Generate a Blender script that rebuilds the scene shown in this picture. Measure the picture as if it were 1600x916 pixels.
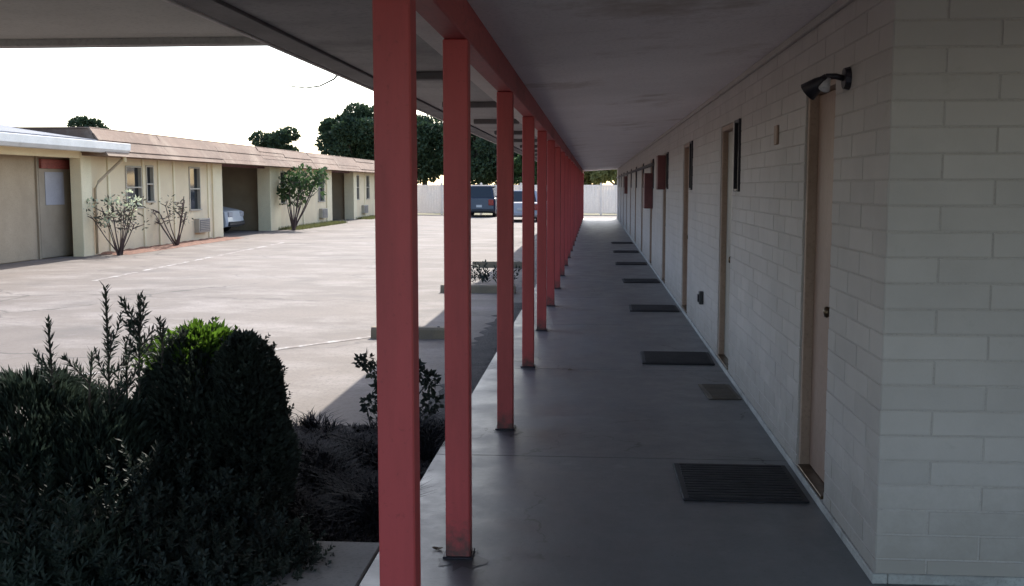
import bpy, bmesh, math, random
from mathutils import Vector, Matrix, Euler
random.seed(7)
R = math.radians
scene = bpy.context.scene
for o in list(bpy.data.objects): bpy.data.objects.remove(o)
col = scene.collection

# ------------------------------------------------------------------ camera
FPX = 1660.0
cam_d = bpy.data.cameras.new('camera')
cam_d.sensor_width = 36.0; cam_d.lens = 36.0*FPX/1600.0
cam_d.clip_start = 0.05; cam_d.clip_end = 2000
cam = bpy.data.objects.new('camera', cam_d); col.objects.link(cam)
YAW, PITCH = math.atan(128/FPX), math.atan(167/math.hypot(FPX, 128))
cam.location = (0, 0, 1.6)
cam.rotation_euler = (math.pi/2 - PITCH, 0, YAW)
scene.camera = cam

# ------------------------------------------------------------------ sky, sun, exposure
SUN_EL, SUN_AZ = R(40), R(7)            # azimuth clockwise from +Y
w = bpy.data.worlds.new('World'); scene.world = w; w.use_nodes = True
nt = w.node_tree; nt.nodes.clear()
sky = nt.nodes.new('ShaderNodeTexSky'); sky.sky_type = 'NISHITA'; sky.sun_disc = False
sky.sun_elevation = SUN_EL; sky.sun_rotation = SUN_AZ
sky.air_density = 1.0; sky.dust_density = 1.6; sky.ozone_density = 1.0
bg = nt.nodes.new('ShaderNodeBackground'); bg.inputs['Strength'].default_value = 0.13
ow = nt.nodes.new('ShaderNodeOutputWorld')
nt.links.new(sky.outputs[0], bg.inputs['Color']); nt.links.new(bg.outputs[0], ow.inputs['Surface'])
sd = bpy.data.lights.new('sun', 'SUN'); sd.energy = 2.6; sd.angle = R(0.6); sd.color = (1.0, 0.95, 0.87)
sun = bpy.data.objects.new('sun', sd); col.objects.link(sun)
sv = Vector((math.sin(SUN_AZ)*math.cos(SUN_EL), math.cos(SUN_AZ)*math.cos(SUN_EL), math.sin(SUN_EL)))
sun.rotation_euler = (-sv).to_track_quat('-Z', 'Y').to_euler()
sun.location = sv*60
scene.view_settings.view_transform = 'Standard'; scene.view_settings.look = 'None'
scene.view_settings.gamma = 1.0; scene.view_settings.exposure = 1.6
scene.view_settings.use_curve_mapping = False
scene.render.engine = 'CYCLES'
scene.cycles.max_bounces = 8; scene.cycles.diffuse_bounces = 5

# ------------------------------------------------------------------ materials
def new_mat(name):
    m = bpy.data.materials.new(name); m.use_nodes = True
    t = m.node_tree; t.nodes.clear()
    out = t.nodes.new('ShaderNodeOutputMaterial'); p = t.nodes.new('ShaderNodeBsdfPrincipled')
    t.links.new(p.outputs[0], out.inputs['Surface'])
    return m, t, p, out
def N(t, kind, **kw):
    n = t.nodes.new(kind)
    for k, v in kw.items():
        if k in n.inputs: n.inputs[k].default_value = v
        else: setattr(n, k, v)
    return n
def coords(t, scale=(1,1,1), obj=False):
    if obj:
        c = t.nodes.new('ShaderNodeTexCoord'); src = c.outputs['Object']
    else:
        c = t.nodes.new('ShaderNodeNewGeometry'); src = c.outputs['Position']
    mp = t.nodes.new('ShaderNodeMapping'); mp.inputs['Scale'].default_value = scale
    t.links.new(src, mp.inputs['Vector']); return mp.outputs[0]
def mixc(t, a, b, fac, blend='MIX'):
    m = t.nodes.new('ShaderNodeMix'); m.data_type = 'RGBA'; m.blend_type = blend
    for sock, v in ((m.inputs[6], a), (m.inputs[7], b), (m.inputs[0], fac)):
        if hasattr(v, 'is_linked'): t.links.new(v, sock)
        elif isinstance(v, (int, float)): sock.default_value = v
        else: sock.default_value = (*v, 1) if len(v) == 3 else v
    return m.outputs[2]
def ramp(t, src, a, b):
    r = t.nodes.new('ShaderNodeMapRange'); r.inputs[1].default_value = a; r.inputs[2].default_value = b
    t.links.new(src, r.inputs[0]); return r.outputs[0]
def noise(t, vec, scale, detail=5, rough=0.6):
    n = N(t, 'ShaderNodeTexNoise', Scale=scale, Detail=detail, Roughness=rough)
    t.links.new(vec, n.inputs['Vector']); return n.outputs['Fac']
def bump(t, p, h, strength=0.3, dist=0.01):
    b = N(t, 'ShaderNodeBump', Strength=strength, Distance=dist)
    t.links.new(h, b.inputs['Height']); t.links.new(b.outputs[0], p.inputs['Normal'])
def mat(name, c, c2=None, rough=0.7, scale=3.0, fine=60.0, bstr=0.25, bdist=0.004, metal=0.0, stretch=(1,1,1),
        rand=0.0, lo=0.35, hi=0.7, dirt=None, dirt_scale=1.2, dirt_lo=0.55, dirt_hi=0.8, spec=0.5, rvar=0.12):
    m, t, p, _ = new_mat(name)
    v = coords(t, stretch)
    n1 = noise(t, v, scale); n2 = noise(t, v, fine, 3)
    c2 = c2 or tuple(x*0.72 for x in c)
    cc = mixc(t, c, c2, ramp(t, n1, lo, hi))
    cc = mixc(t, cc, tuple(x*0.8 for x in c2), ramp(t, n2, 0.5, 0.8))
    if dirt:
        n3 = noise(t, v, dirt_scale, 7, 0.68)
        cc = mixc(t, cc, dirt, ramp(t, n3, dirt_lo, dirt_hi))
    if rand:
        oi = t.nodes.new('ShaderNodeObjectInfo')
        hs = N(t, 'ShaderNodeHueSaturation')
        t.links.new(ramp_out(t, oi.outputs['Random'], 1-rand, 1+rand), hs.inputs['Value'])
        t.links.new(cc, hs.inputs['Color']); cc = hs.outputs[0]
    t.links.new(cc, p.inputs['Base Color'])
    rr = t.nodes.new('ShaderNodeMapRange'); rr.inputs[3].default_value = max(0.05, rough-rvar); rr.inputs[4].default_value = min(1, rough+rvar)
    t.links.new(n1, rr.inputs[0]); t.links.new(rr.outputs[0], p.inputs['Roughness'])
    p.inputs['Metallic'].default_value = metal; p.inputs['Specular IOR Level'].default_value = spec
    if bstr: bump(t, p, n2, bstr, bdist)
    return m
def ramp_out(t, src, a, b):
    r = t.nodes.new('ShaderNodeMapRange'); r.inputs[3].default_value = a; r.inputs[4].default_value = b
    t.links.new(src, r.inputs[0]); return r.outputs[0]
def leaf_mat(name, c, c2, trans=0.35, rough=0.6):
    m, t, p, out = new_mat(name)
    v = coords(t); n1 = noise(t, v, 9.0, 3)
    cc = mixc(t, c, c2, ramp(t, n1, 0.35, 0.68))
    t.links.new(cc, p.inputs['Base Color']); p.inputs['Roughness'].default_value = rough
    p.inputs['Specular IOR Level'].default_value = 0.25
    tr = t.nodes.new('ShaderNodeBsdfTranslucent')
    hs = N(t, 'ShaderNodeHueSaturation', Saturation=1.1, Value=1.1); t.links.new(cc, hs.inputs['Color'])
    t.links.new(hs.outputs[0], tr.inputs['Color'])
    mx = N(t, 'ShaderNodeMixShader'); mx.inputs[0].default_value = trans
    t.links.new(p.outputs[0], mx.inputs[1]); t.links.new(tr.outputs[0], mx.inputs[2]); t.links.new(mx.outputs[0], out.inputs['Surface'])
    return m
def glass_mat(name, c=(0.02,0.025,0.03)):
    m, t, p, _ = new_mat(name)
    p.inputs['Base Color'].default_value = (*c, 1); p.inputs['Roughness'].default_value = 0.07
    v = coords(t); bump(t, p, noise(t, v, 4.0, 2), 0.03, 0.01)
    return m
def car_paint(name, c):
    m, t, p, _ = new_mat(name)
    v = coords(t); n1 = noise(t, v, 3.0)
    t.links.new(mixc(t, c, tuple(x*0.85 for x in c), n1), p.inputs['Base Color'])
    p.inputs['Roughness'].default_value = 0.32; p.inputs['Coat Weight'].default_value = 0.35; p.inputs['Coat Roughness'].default_value = 0.06
    return m

M = {}
M['mortar'] = mat('painted_joint', (0.455,0.41,0.385), (0.40,0.36,0.335), 0.85, 4, 80, 0.3, 0.003)
M['plinth'] = mat('plinth_paint', (0.42,0.41,0.39), (0.30,0.29,0.275), 0.75, 5, 70, 0.3, 0.003, dirt=(0.15,0.14,0.13), dirt_scale=2.5)
M['ceiling'] = mat('ceiling_paint', (0.84,0.78,0.78), (0.77,0.71,0.71), 0.8, 1.2, 50, 0.15, 0.003, rand=0.03, dirt=(0.50,0.42,0.38), dirt_scale=0.9, dirt_lo=0.56, dirt_hi=0.72)
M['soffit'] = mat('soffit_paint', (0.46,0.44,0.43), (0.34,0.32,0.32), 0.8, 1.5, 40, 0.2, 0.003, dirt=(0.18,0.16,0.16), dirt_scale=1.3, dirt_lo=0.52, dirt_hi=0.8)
M['light_trim'] = mat('light_trim_paint', (0.72,0.67,0.64), (0.62,0.57,0.54), 0.7, 3, 50, 0.2, 0.003)
M['dark_trim'] = mat('dark_trim_paint', (0.16,0.145,0.15), (0.11,0.10,0.105), 0.7, 3, 50, 0.2, 0.003)
M['beam_red'] = mat('red_beam_paint', (0.47,0.085,0.085), (0.36,0.062,0.062), 0.6, 2.0, 45, 0.25, 0.003, stretch=(1,0.25,1), dirt=(0.2,0.06,0.055), dirt_scale=2.0)
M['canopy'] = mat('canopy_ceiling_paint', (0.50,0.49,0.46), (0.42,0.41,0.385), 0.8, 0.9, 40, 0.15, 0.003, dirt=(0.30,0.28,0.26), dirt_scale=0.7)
M['roof'] = mat('roof_membrane', (0.30,0.29,0.28), (0.22,0.21,0.2), 0.9, 1.0, 30)
M['door_tan'] = mat('door_tan_paint', (0.29,0.185,0.138), (0.24,0.148,0.108), 0.55, 3, 60, 0.15, 0.002, stretch=(1,1,0.4))
M['door_grey'] = mat('door_grey_paint', (0.30,0.275,0.235), (0.24,0.215,0.185), 0.55, 3, 60, 0.15, 0.002, stretch=(1,1,0.4))
M['frame_tan'] = mat('door_frame_paint', (0.38,0.265,0.205), (0.30,0.205,0.155), 0.6, 4, 60, 0.2, 0.002)
M['dark_metal'] = mat('dark_metal', (0.035,0.03,0.04), (0.02,0.018,0.025), 0.45, 8, 80, 0.15, 0.002, metal=0.4)
M['lamp_glass'] = mat('lamp_frosted', (0.55,0.53,0.55), (0.45,0.44,0.46), 0.3, 6, 80, 0.05)
M['brass'] = mat('aged_brass', (0.16,0.11,0.07), (0.07,0.05,0.035), 0.38, 10, 80, 0.1, metal=0.9)
M['maroon'] = mat('maroon_paint', (0.18,0.055,0.055), (0.11,0.04,0.04), 0.6, 5, 60)
M['glass'] = glass_mat('window_glass')
M['rubber'] = mat('black_rubber', (0.022,0.02,0.024), (0.012,0.011,0.014), 0.8, 8, 140, 0.6, 0.006)
M['mat_tan'] = mat('faded_coir', (0.125,0.10,0.075), (0.085,0.075,0.066), 0.9, 9, 160, 0.6, 0.006)
M['shingle'] = mat('mansard_shingle', (0.19,0.115,0.078), (0.14,0.085,0.06), 0.85, 0.9, 25, 0.5, 0.01, lo=0.4, hi=0.62, dirt=(0.27,0.195,0.145), dirt_scale=0.45, dirt_lo=0.5, dirt_hi=0.62, rand=0.1)
M['yellow'] = mat('pale_yellow_stucco', (0.84,0.69,0.45), (0.77,0.62,0.40), 0.85, 1.1, 50, 0.3, 0.004, dirt=(0.56,0.46,0.34), dirt_scale=0.7, dirt_lo=0.55, dirt_hi=0.85)
M['yellow_trim'] = mat('cream_yellow_trim', (0.87,0.75,0.50), (0.80,0.68,0.44), 0.75, 1.4, 50, 0.2, 0.004)
M['brown_wall'] = mat('brown_alcove_wall', (0.50,0.385,0.255), (0.42,0.32,0.21), 0.85, 1.4, 50)
M['brown_door'] = mat('brown_door_paint', (0.40,0.315,0.22), (0.33,0.26,0.18), 0.6, 2, 50)
M['grey_pane'] = mat('pale_grey_panel', (0.48,0.46,0.48), (0.40,0.38,0.40), 0.4, 2, 50, 0.1)
M['sign_red'] = mat('red_sign_paint', (0.33,0.075,0.055), (0.20,0.045,0.035), 0.6, 9, 50, stretch=(1,1,3))
M['white_metal'] = mat('white_gutter_metal', (0.78,0.78,0.77), (0.66,0.66,0.64), 0.4, 2, 60, 0.1, dirt=(0.4,0.38,0.34), dirt_scale=1.5, dirt_lo=0.62, dirt_hi=0.85)
M['roof_grey'] = mat('grey_roof_sheet', (0.17,0.175,0.20), (0.12,0.125,0.145), 0.7, 1.0, 20)
M['window_frame'] = mat('window_frame_paint', (0.46,0.41,0.32), (0.38,0.33,0.26), 0.6, 4, 60)
M['curtain'] = mat('curtain_cloth', (0.17,0.155,0.14), (0.11,0.1,0.09), 0.9, 6, 60, stretch=(1,6,0.3))
M['ac_grille'] = mat('air_conditioner_metal', (0.17,0.155,0.15), (0.12,0.11,0.105), 0.6, 5, 60)
M['white_fence'] = leaf_mat('white_vinyl_fence', (0.82,0.78,0.74), (0.76,0.72,0.68), 0.3, 0.45)
M['stop'] = mat('wheel_stop_concrete', (0.25,0.195,0.13), (0.19,0.155,0.115), 0.9, 4, 80, 0.5, 0.006, dirt=(0.14,0.12,0.1), dirt_scale=3)
M['soil'] = mat('dark_soil', (0.05,0.042,0.04), (0.03,0.026,0.026), 0.95, 6, 50, 0.9, 0.03)
M['mulch'] = mat('red_mulch', (0.27,0.13,0.085), (0.16,0.085,0.06), 0.95, 5, 40, 0.9, 0.03)
M['bark'] = mat('bark', (0.11,0.085,0.075), (0.06,0.045,0.04), 0.9, 8, 50, 0.7, 0.02, stretch=(1,1,0.3))
M['stem_red'] = mat('reddish_stem', (0.12,0.075,0.065), (0.08,0.05,0.045), 0.85, 8, 50, 0.4, 0.01)
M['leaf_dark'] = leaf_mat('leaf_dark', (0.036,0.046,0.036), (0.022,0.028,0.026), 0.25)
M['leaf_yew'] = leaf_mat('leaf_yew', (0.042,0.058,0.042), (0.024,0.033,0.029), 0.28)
M['leaf_sunlit'] = leaf_mat('leaf_sunlit', (0.105,0.185,0.032), (0.06,0.115,0.025), 0.5)  # lighter green: sunlight on the shrub top worked into the leaf colour
M['leaf_tree'] = leaf_mat('leaf_tree', (0.050,0.078,0.040), (0.026,0.042,0.026), 0.22)
M['leaf_olive'] = leaf_mat('leaf_olive', (0.30,0.29,0.13), (0.19,0.20,0.08), 0.5)
M['leaf_grey'] = leaf_mat('leaf_grey', (0.10,0.105,0.075), (0.06,0.055,0.045), 0.3)
M['leaf_green'] = leaf_mat('leaf_green', (0.075,0.125,0.05), (0.04,0.07,0.03), 0.35)
M['petal'] = leaf_mat('pale_petal', (0.62,0.66,0.50), (0.5,0.56,0.4), 0.4)
M['liriope'] = leaf_mat('leaf_liriope', (0.016,0.015,0.018), (0.010,0.010,0.013), 0.12, 0.85)
M['grass'] = leaf_mat('grass_blade', (0.16,0.17,0.07), (0.12,0.12,0.055), 0.35)
M['tyre'] = mat('tyre_rubber', (0.018,0.018,0.02), (0.012,0.012,0.013), 0.8, 8, 80)
M['rim'] = mat('wheel_rim', (0.35,0.35,0.37), (0.25,0.25,0.27), 0.35, 8, 60, 0.05, metal=0.8)
M['car_white'] = car_paint('white_car_paint', (0.72,0.73,0.74))
M['car_blue'] = car_paint('dark_blue_car_paint', (0.006,0.008,0.030))
M['car_silver'] = car_paint('silver_car_paint', (0.42,0.41,0.45))
M['plastic'] = mat('black_plastic', (0.03,0.03,0.035), None, 0.5, 8, 80)
M['tail'] = mat('tail_lamp_red', (0.35,0.02,0.02), (0.25,0.015,0.015), 0.2, 8, 60, 0.0)
M['plate'] = mat('number_plate_blank', (0.7,0.7,0.68), None, 0.5, 8, 60, 0.0)
M['cable'] = mat('cable_black', (0.03,0.028,0.03), None, 0.6, 8, 60, 0.0)
M['dead_leaf'] = mat('dead_leaf', (0.09,0.055,0.03), None, 0.9, 20, 90)

def lot_material():
    m, t, p, _ = new_mat('worn_lot_paving')
    v = coords(t)
    vs = coords(t, (0.75, 1.0, 1))
    n1 = noise(t, v, 0.22, 6, 0.65); n2 = noise(t, vs, 0.9, 7, 0.7); n3 = noise(t, v, 35, 4, 0.7); n4 = noise(t, v, 140, 2)
    cc = mixc(t, (0.182,0.150,0.128), (0.112,0.092,0.079), ramp(t, n1, 0.35, 0.65))
    cc = mixc(t, cc, (0.235,0.205,0.187), ramp(t, n2, 0.47, 0.68))
    cc = mixc(t, cc, (0.085,0.07,0.062), ramp(t, n3, 0.50, 0.78))
    vo = N(t, 'ShaderNodeTexVoronoi', feature='DISTANCE_TO_EDGE', Scale=0.23); 
    wv = t.nodes.new('ShaderNodeVectorMath'); wv.operation = 'ADD'
    nn = N(t, 'ShaderNodeTexNoise', Scale=1.3, Detail=6); t.links.new(v, nn.inputs['Vector'])
    t.links.new(v, wv.inputs[0]); t.links.new(nn.outputs['Color'], wv.inputs[1]); t.links.new(wv.outputs[0], vo.inputs['Vector'])
    cr = ramp(t, vo.outputs['Distance'], 0.012, 0.003)
    crm = t.nodes.new('ShaderNodeMath'); crm.operation = 'MULTIPLY'; t.links.new(cr, crm.inputs[0]); t.links.new(ramp(t, n1, 0.4, 0.6), crm.inputs[1])
    cc = mixc(t, cc, (0.06,0.05,0.045), crm.outputs[0])
    n5 = noise(t, v, 0.7, 3, 0.5)
    cc = mixc(t, cc, (0.085,0.073,0.067), ramp(t, n5, 0.60, 0.80))
    t.links.new(cc, p.inputs['Base Color']); p.inputs['Roughness'].default_value = 0.85
    bump(t, p, n4, 0.5, 0.006)
    return m
M['lot'] = lot_material()
def block_material():
    m, t, p, _ = new_mat('painted_block')
    v = coords(t); n1 = noise(t, v, 1.6, 6, 0.65); n2 = noise(t, v, 70, 4, 0.7); n3 = noise(t, v, 5.0, 7, 0.75)
    cc = mixc(t, (0.485,0.437,0.412), (0.425,0.382,0.36), ramp(t, n1, 0.38, 0.66))
    cc = mixc(t, cc, (0.37,0.33,0.29), ramp(t, n3, 0.60, 0.86))
    cc = mixc(t, cc, (0.38,0.35,0.31), ramp(t, n2, 0.62, 0.9))
    # splash dirt low on the wall: a broken, uneven tide line
    sx = t.nodes.new('ShaderNodeSeparateXYZ'); ge = t.nodes.new('ShaderNodeNewGeometry'); t.links.new(ge.outputs['Position'], sx.inputs[0])
    ad = t.nodes.new('ShaderNodeMath'); ad.operation = 'MULTIPLY_ADD'; ad.inputs[1].default_value = -0.75; t.links.new(n3, ad.inputs[0]); t.links.new(sx.outputs[2], ad.inputs[2])
    f = ramp(t, ad.outputs[0], 0.10, -0.30)
    cc = mixc(t, cc, (0.33,0.295,0.265), f)
    oi = t.nodes.new('ShaderNodeObjectInfo'); hs = N(t, 'ShaderNodeHueSaturation')
    t.links.new(ramp_out(t, oi.outputs['Random'], 0.94, 1.05), hs.inputs['Value']); t.links.new(cc, hs.inputs['Color'])
    t.links.new(hs.outputs[0], p.inputs['Base Color']); p.inputs['Roughness'].default_value = 0.75
    bump(t, p, n2, 0.35, 0.003)
    return m
M['block'] = block_material()
def post_material(name, c):
    m, t, p, _ = new_mat(name)
    v = coords(t); vs = coords(t, (1, 1, 0.16)); n1 = noise(t, vs, 6, 6, 0.7); n2 = noise(t, v, 50, 4); n3 = noise(t, v, 16, 7, 0.78)
    cc = mixc(t, c, tuple(x*0.74 for x in c), ramp(t, n1, 0.4, 0.68))
    cc = mixc(t, cc, tuple(x*0.5 for x in c), ramp(t, n2, 0.62, 0.85))
    cc = mixc(t, cc, (0.26,0.17,0.15), ramp(t, n3, 0.695, 0.715))
    sx = t.nodes.new('ShaderNodeSeparateXYZ'); ge = t.nodes.new('ShaderNodeNewGeometry'); t.links.new(ge.outputs['Position'], sx.inputs[0])
    ad = t.nodes.new('ShaderNodeMath'); ad.operation = 'MULTIPLY_ADD'; ad.inputs[1].default_value = -0.5; t.links.new(n3, ad.inputs[0]); t.links.new(sx.outputs[2], ad.inputs[2])
    cc = mixc(t, cc, (0.10,0.045,0.04), ramp(t, ad.outputs[0], -0.10, -0.26))
    t.links.new(cc, p.inputs['Base Color']); p.inputs['Roughness'].default_value = 0.5
    bump(t, p, n1, 0.3, 0.004)
    return m
M['red'] = post_material('red_post_paint', (0.46,0.062,0.064))
def slab_material():
    m, t, p, _ = new_mat('painted_walk_concrete')
    v = coords(t); vs = coords(t, (1.0, 0.3, 1))
    n1 = noise(t, vs, 1.3, 7, 0.66); n2 = noise(t, v, 45, 3, 0.6); n3 = noise(t, v, 2.6, 6, 0.7)
    cc = mixc(t, (0.155,0.158,0.165), (0.105,0.106,0.112), ramp(t, n1, 0.35, 0.68))
    cc = mixc(t, cc, (0.27,0.27,0.265), ramp(t, n3, 0.60, 0.80))
    cc = mixc(t, cc, (0.06,0.058,0.06), ramp(t, n2, 0.60, 0.85))
    vo = N(t, 'ShaderNodeTexVoronoi', feature='DISTANCE_TO_EDGE', Scale=0.42)
    wv = t.nodes.new('ShaderNodeVectorMath'); wv.operation = 'ADD'
    nn = N(t, 'ShaderNodeTexNoise', Scale=2.2, Detail=7); t.links.new(v, nn.inputs['Vector'])
    t.links.new(v, wv.inputs[0]); t.links.new(nn.outputs['Color'], wv.inputs[1]); t.links.new(wv.outputs[0], vo.inputs['Vector'])
    cm = t.nodes.new('ShaderNodeMath'); cm.operation = 'MULTIPLY'; t.links.new(ramp(t, vo.outputs['Distance'], 0.005, 0.001), cm.inputs[0]); t.links.new(ramp(t, n1, 0.42, 0.56), cm.inputs[1])
    cc = mixc(t, cc, (0.03,0.03,0.03), cm.outputs[0])
    n6 = noise(t, v, 7.0, 8, 0.75); cc = mixc(t, cc, (0.055,0.053,0.056), ramp(t, n6, 0.655, 0.685))
    n7 = noise(t, v, 110, 2); cc = mixc(t, cc, (0.30,0.29,0.28), ramp(t, n7, 0.73, 0.78))
    t.links.new(cc, p.inputs['Base Color'])
    rr = t.nodes.new('ShaderNodeMapRange'); rr.inputs[1].default_value = 0.3; rr.inputs[2].default_value = 0.75; rr.inputs[3].default_value = 0.30; rr.inputs[4].default_value = 0.55
    t.links.new(n3, rr.inputs[0]); t.links.new(rr.outputs[0], p.inputs['Roughness'])
    bump(t, p, noise(t, v, 18, 5, 0.65), 0.22, 0.006)
    return m
M['slab'] = slab_material()
M['path'] = mat('path_concrete', (0.30,0.29,0.285), (0.22,0.215,0.21), 0.85, 2, 60, 0.4, 0.005, dirt=(0.12,0.11,0.11), dirt_scale=1.5)
M['ground'] = mat('sandy_turf', (0.13,0.13,0.06), (0.18,0.15,0.09), 0.95, 0.3, 20, 0.6, 0.03)
def stripe_material():
    m, t, p, out = new_mat('worn_white_paint')
    v = coords(t); n1 = noise(t, v, 5.0, 6, 0.7)
    t.links.new(mixc(t, (0.40,0.38,0.36), (0.17,0.14,0.125), ramp(t, n1, 0.42, 0.54)), p.inputs['Base Color'])
    p.inputs['Roughness'].default_value = 0.8
    return m
M['stripe'] = stripe_material()

# ------------------------------------------------------------------ mesh helpers
class MB:
    def __init__(s): s.v = []; s.f = []
    def add(s, vs, fs):
        b = len(s.v); s.v += [tuple(x) for x in vs]; s.f += [tuple(i+b for i in f) for f in fs]; return s
    def box(s, x0, x1, y0, y1, z0, z1, c=0.0):
        if c <= 0:
            vs = [(x0,y0,z0),(x1,y0,z0),(x1,y1,z0),(x0,y1,z0),(x0,y0,z1),(x1,y0,z1),(x1,y1,z1),(x0,y1,z1)]
            return s.add(vs, [(0,3,2,1),(4,5,6,7),(0,1,5,4),(1,2,6,5),(2,3,7,6),(3,0,4,7)])
        bm = bmesh.new(); bmesh.ops.create_cube(bm, size=1)
        for q in bm.verts: q.co = ((x0+x1)/2+q.co.x*(x1-x0), (y0+y1)/2+q.co.y*(y1-y0), (z0+z1)/2+q.co.z*(z1-z0))
        bmesh.ops.bevel(bm, geom=list(bm.edges), offset=c, segments=1, affect='EDGES')
        bm.verts.index_update()
        s.add([q.co[:] for q in bm.verts], [[q.index for q in f.verts] for f in bm.faces]); bm.free(); return s
    def prism(s, pts, axis, a, b):
        """pts: polygon in the two other axes; extruded along axis from a to b"""
        def mk(p, q):
            if axis == 0: return (q, p[0], p[1])
            if axis == 1: return (p[0], q, p[1])
            return (p[0], p[1], q)
        n = len(pts)
        vs = [mk(p, a) for p in pts] + [mk(p, b) for p in pts]
        fs = [tuple(range(n))[::-1], tuple(range(n, 2*n))] + [(i, (i+1) % n, n+(i+1) % n, n+i) for i in range(n)]
        return s.add(vs, fs)
    def tube(s, pts, rad, n=6, cap=True):
        pts = [Vector(p) for p in pts]
        rads = rad if isinstance(rad, (list, tuple)) else [rad]*len(pts)
        rings = []
        for i, p in enumerate(pts):
            d = (pts[min(i+1, len(pts)-1)] - pts[max(i-1, 0)])
            d = d.normalized() if d.length > 1e-9 else Vector((0,0,1))
            u = d.cross(Vector((0,0,1)) if abs(d.z) < 0.9 else Vector((1,0,0))).normalized(); w_ = d.cross(u)
            rings.append([p + (u*math.cos(2*math.pi*k/n) + w_*math.sin(2*math.pi*k/n))*rads[i] for k in range(n)])
        vs = [q for r in rings for q in r]; fs = []
        for i in range(len(pts)-1):
            for k in range(n): fs.append((i*n+k, i*n+(k+1) % n, (i+1)*n+(k+1) % n, (i+1)*n+k))
        if cap: fs += [tuple(range(n))[::-1], tuple((len(pts)-1)*n+k for k in range(n))]
        return s.add(vs, fs)
    def leaf(s, p, d, up, L, W):
        sd_ = d.cross(up)
        if sd_.length < 1e-6: sd_ = Vector((1,0,0))
        sd_.normalize(); n_ = sd_.cross(d)
        a = p; b = p + d*L*0.5 + sd_*W*0.5 + n_*W*0.12; c = p + d*L; e = p + d*L*0.5 - sd_*W*0.5 + n_*W*0.12
        return s.add([a, b, c, e], [(0,1,2,3)])
    def mesh(s, name, m, smooth=False):
        me = bpy.data.meshes.new(name); me.from_pydata(s.v, [], s.f)
        me.materials.append(m)
        if smooth: me.polygons.foreach_set('use_smooth', [True]*len(me.polygons))
        me.update(); return me
    def build(s, name, m, parent=None, smooth=False, loc=None):
        return link(name, s.mesh(name, m, smooth), parent, loc)
def link(name, me, parent=None, loc=None):
    o = bpy.data.objects.new(name, me); col.objects.link(o)
    if parent is not None: o.parent = parent
    if loc is not None: o.location = loc
    return o
def empty(name, loc=(0,0,0), rz=0):
    o = bpy.data.objects.new(name, None); col.objects.link(o); o.location = loc; o.rotation_euler = (0,0,rz)
    o.empty_display_size = 0.2; return o
def tag(o, label=None, cat=None, group=None, kind=None):
    if label: o['label'] = label
    if cat: o['category'] = cat
    if group: o['group'] = group
    if kind: o['kind'] = kind
    return o
def copy_tree(o, parent=None):
    c = o.copy(); col.objects.link(c); c.parent = parent
    for ch in list(o.children): copy_tree(ch, c)
    return c
ORD = ['first','second','third','fourth','fifth','sixth','seventh','eighth','ninth','tenth','eleventh','twelfth','thirteenth','fourteenth',
       'fifteenth','sixteenth','seventeenth','eighteenth','nineteenth','twentieth','twenty-first','twenty-second','twenty-third','twenty-fourth']

# ------------------------------------------------------------------ setting: ground, lot, walkway
GZ = -0.10
WX = 1.143          # face of the block wall
EDGE = -0.936       # outer edge of the walkway slab
WEND = 54.0
g = MB(); n_ = 8
g.add([(-500,-500,GZ-0.012),(500,-500,GZ-0.012),(500,500,GZ-0.012),(-500,500,GZ-0.012)], [(0,1,2,3)])
tag(g.build('ground', M['ground']), kind='structure')
g = MB(); g.add([(-12.42,-10,GZ),(6,-10,GZ),(6,63.8,GZ),(-12.42,63.8,GZ)], [(0,1,2,3)])
# carport floors behind the far facade line
g.add([(-19,34.7,GZ),(-12.42,34.7,GZ),(-12.42,40,GZ),(-19,40,GZ)], [(0,1,2,3)])
g.add([(-19,49.5,GZ),(-12.42,49.5,GZ),(-12.42,54.3,GZ),(-19,54.3,GZ)], [(0,1,2,3)])
g.add([(-14,10,GZ),(-12.42,10,GZ),(-12.42,25.0,GZ),(-14,25.0,GZ)], [(0,1,2,3)])
tag(g.build('parking_lot', M['lot']), kind='structure')
wk = MB().box(EDGE+0.003, 3.2, -6, WEND-0.003, -0.4, -0.006); wko = tag(wk.build('walkway', M['soil']), kind='structure')
y = -6.0
while y < WEND-0.1:
    y1 = min(y+3.05, WEND); MB().box(EDGE, 3.21, y+0.002, y1-0.002, -0.12, 0.0, 0.004).build('slab', M['slab'], wko); y = y1
pt = MB().box(-1.42, EDGE-0.008, -6, 4.62, -0.4, -0.004, 0.008); tag(pt.build('path', M['path']), kind='structure')
# planting bed and dirt strip beside the slab
def rough_sheet(x0, x1, y0, y1, z, nx, ny, amp, seed, edge=0.0):
    rnd = random.Random(seed); mb = MB(); vs = []; fs = []
    for j in range(ny+1):
        for i in range(nx+1):
            x = x0+(x1-x0)*i/nx; y = y0+(y1-y0)*j/ny
            ed = i in (0, nx) or j in (0, ny)
            if ed and edge:
                if i in (0,): x += rnd.uniform(-edge, edge)
                if j in (0, ny): y += rnd.uniform(-edge, edge)
            vs.append((x, y, z + (0.0 if ed else rnd.uniform(0.2, 1)*amp)))
    for j in range(ny):
        for i in range(nx): a = j*(nx+1)+i; fs.append((a, a+1, a+nx+2, a+nx+1))
    return mb.add(vs, fs)
tag(rough_sheet(-5.0, -1.424, 2.6, 4.62, GZ+0.004, 40, 26, 0.05, 13).build('planting_bed', M['soil'], smooth=True), kind='structure')
tag(rough_sheet(-5.0, EDGE-0.004, 4.625, 7.25, GZ+0.004, 50, 34, 0.05, 3).build('planting_bed', M['soil'], smooth=True), kind='structure')
tag(rough_sheet(EDGE-0.36, EDGE-0.004, 7.27, 15.5, GZ+0.004, 4, 60, 0.02, 4, 0.06).build('soil_strip', M['soil'], smooth=True), kind='structure')
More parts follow.
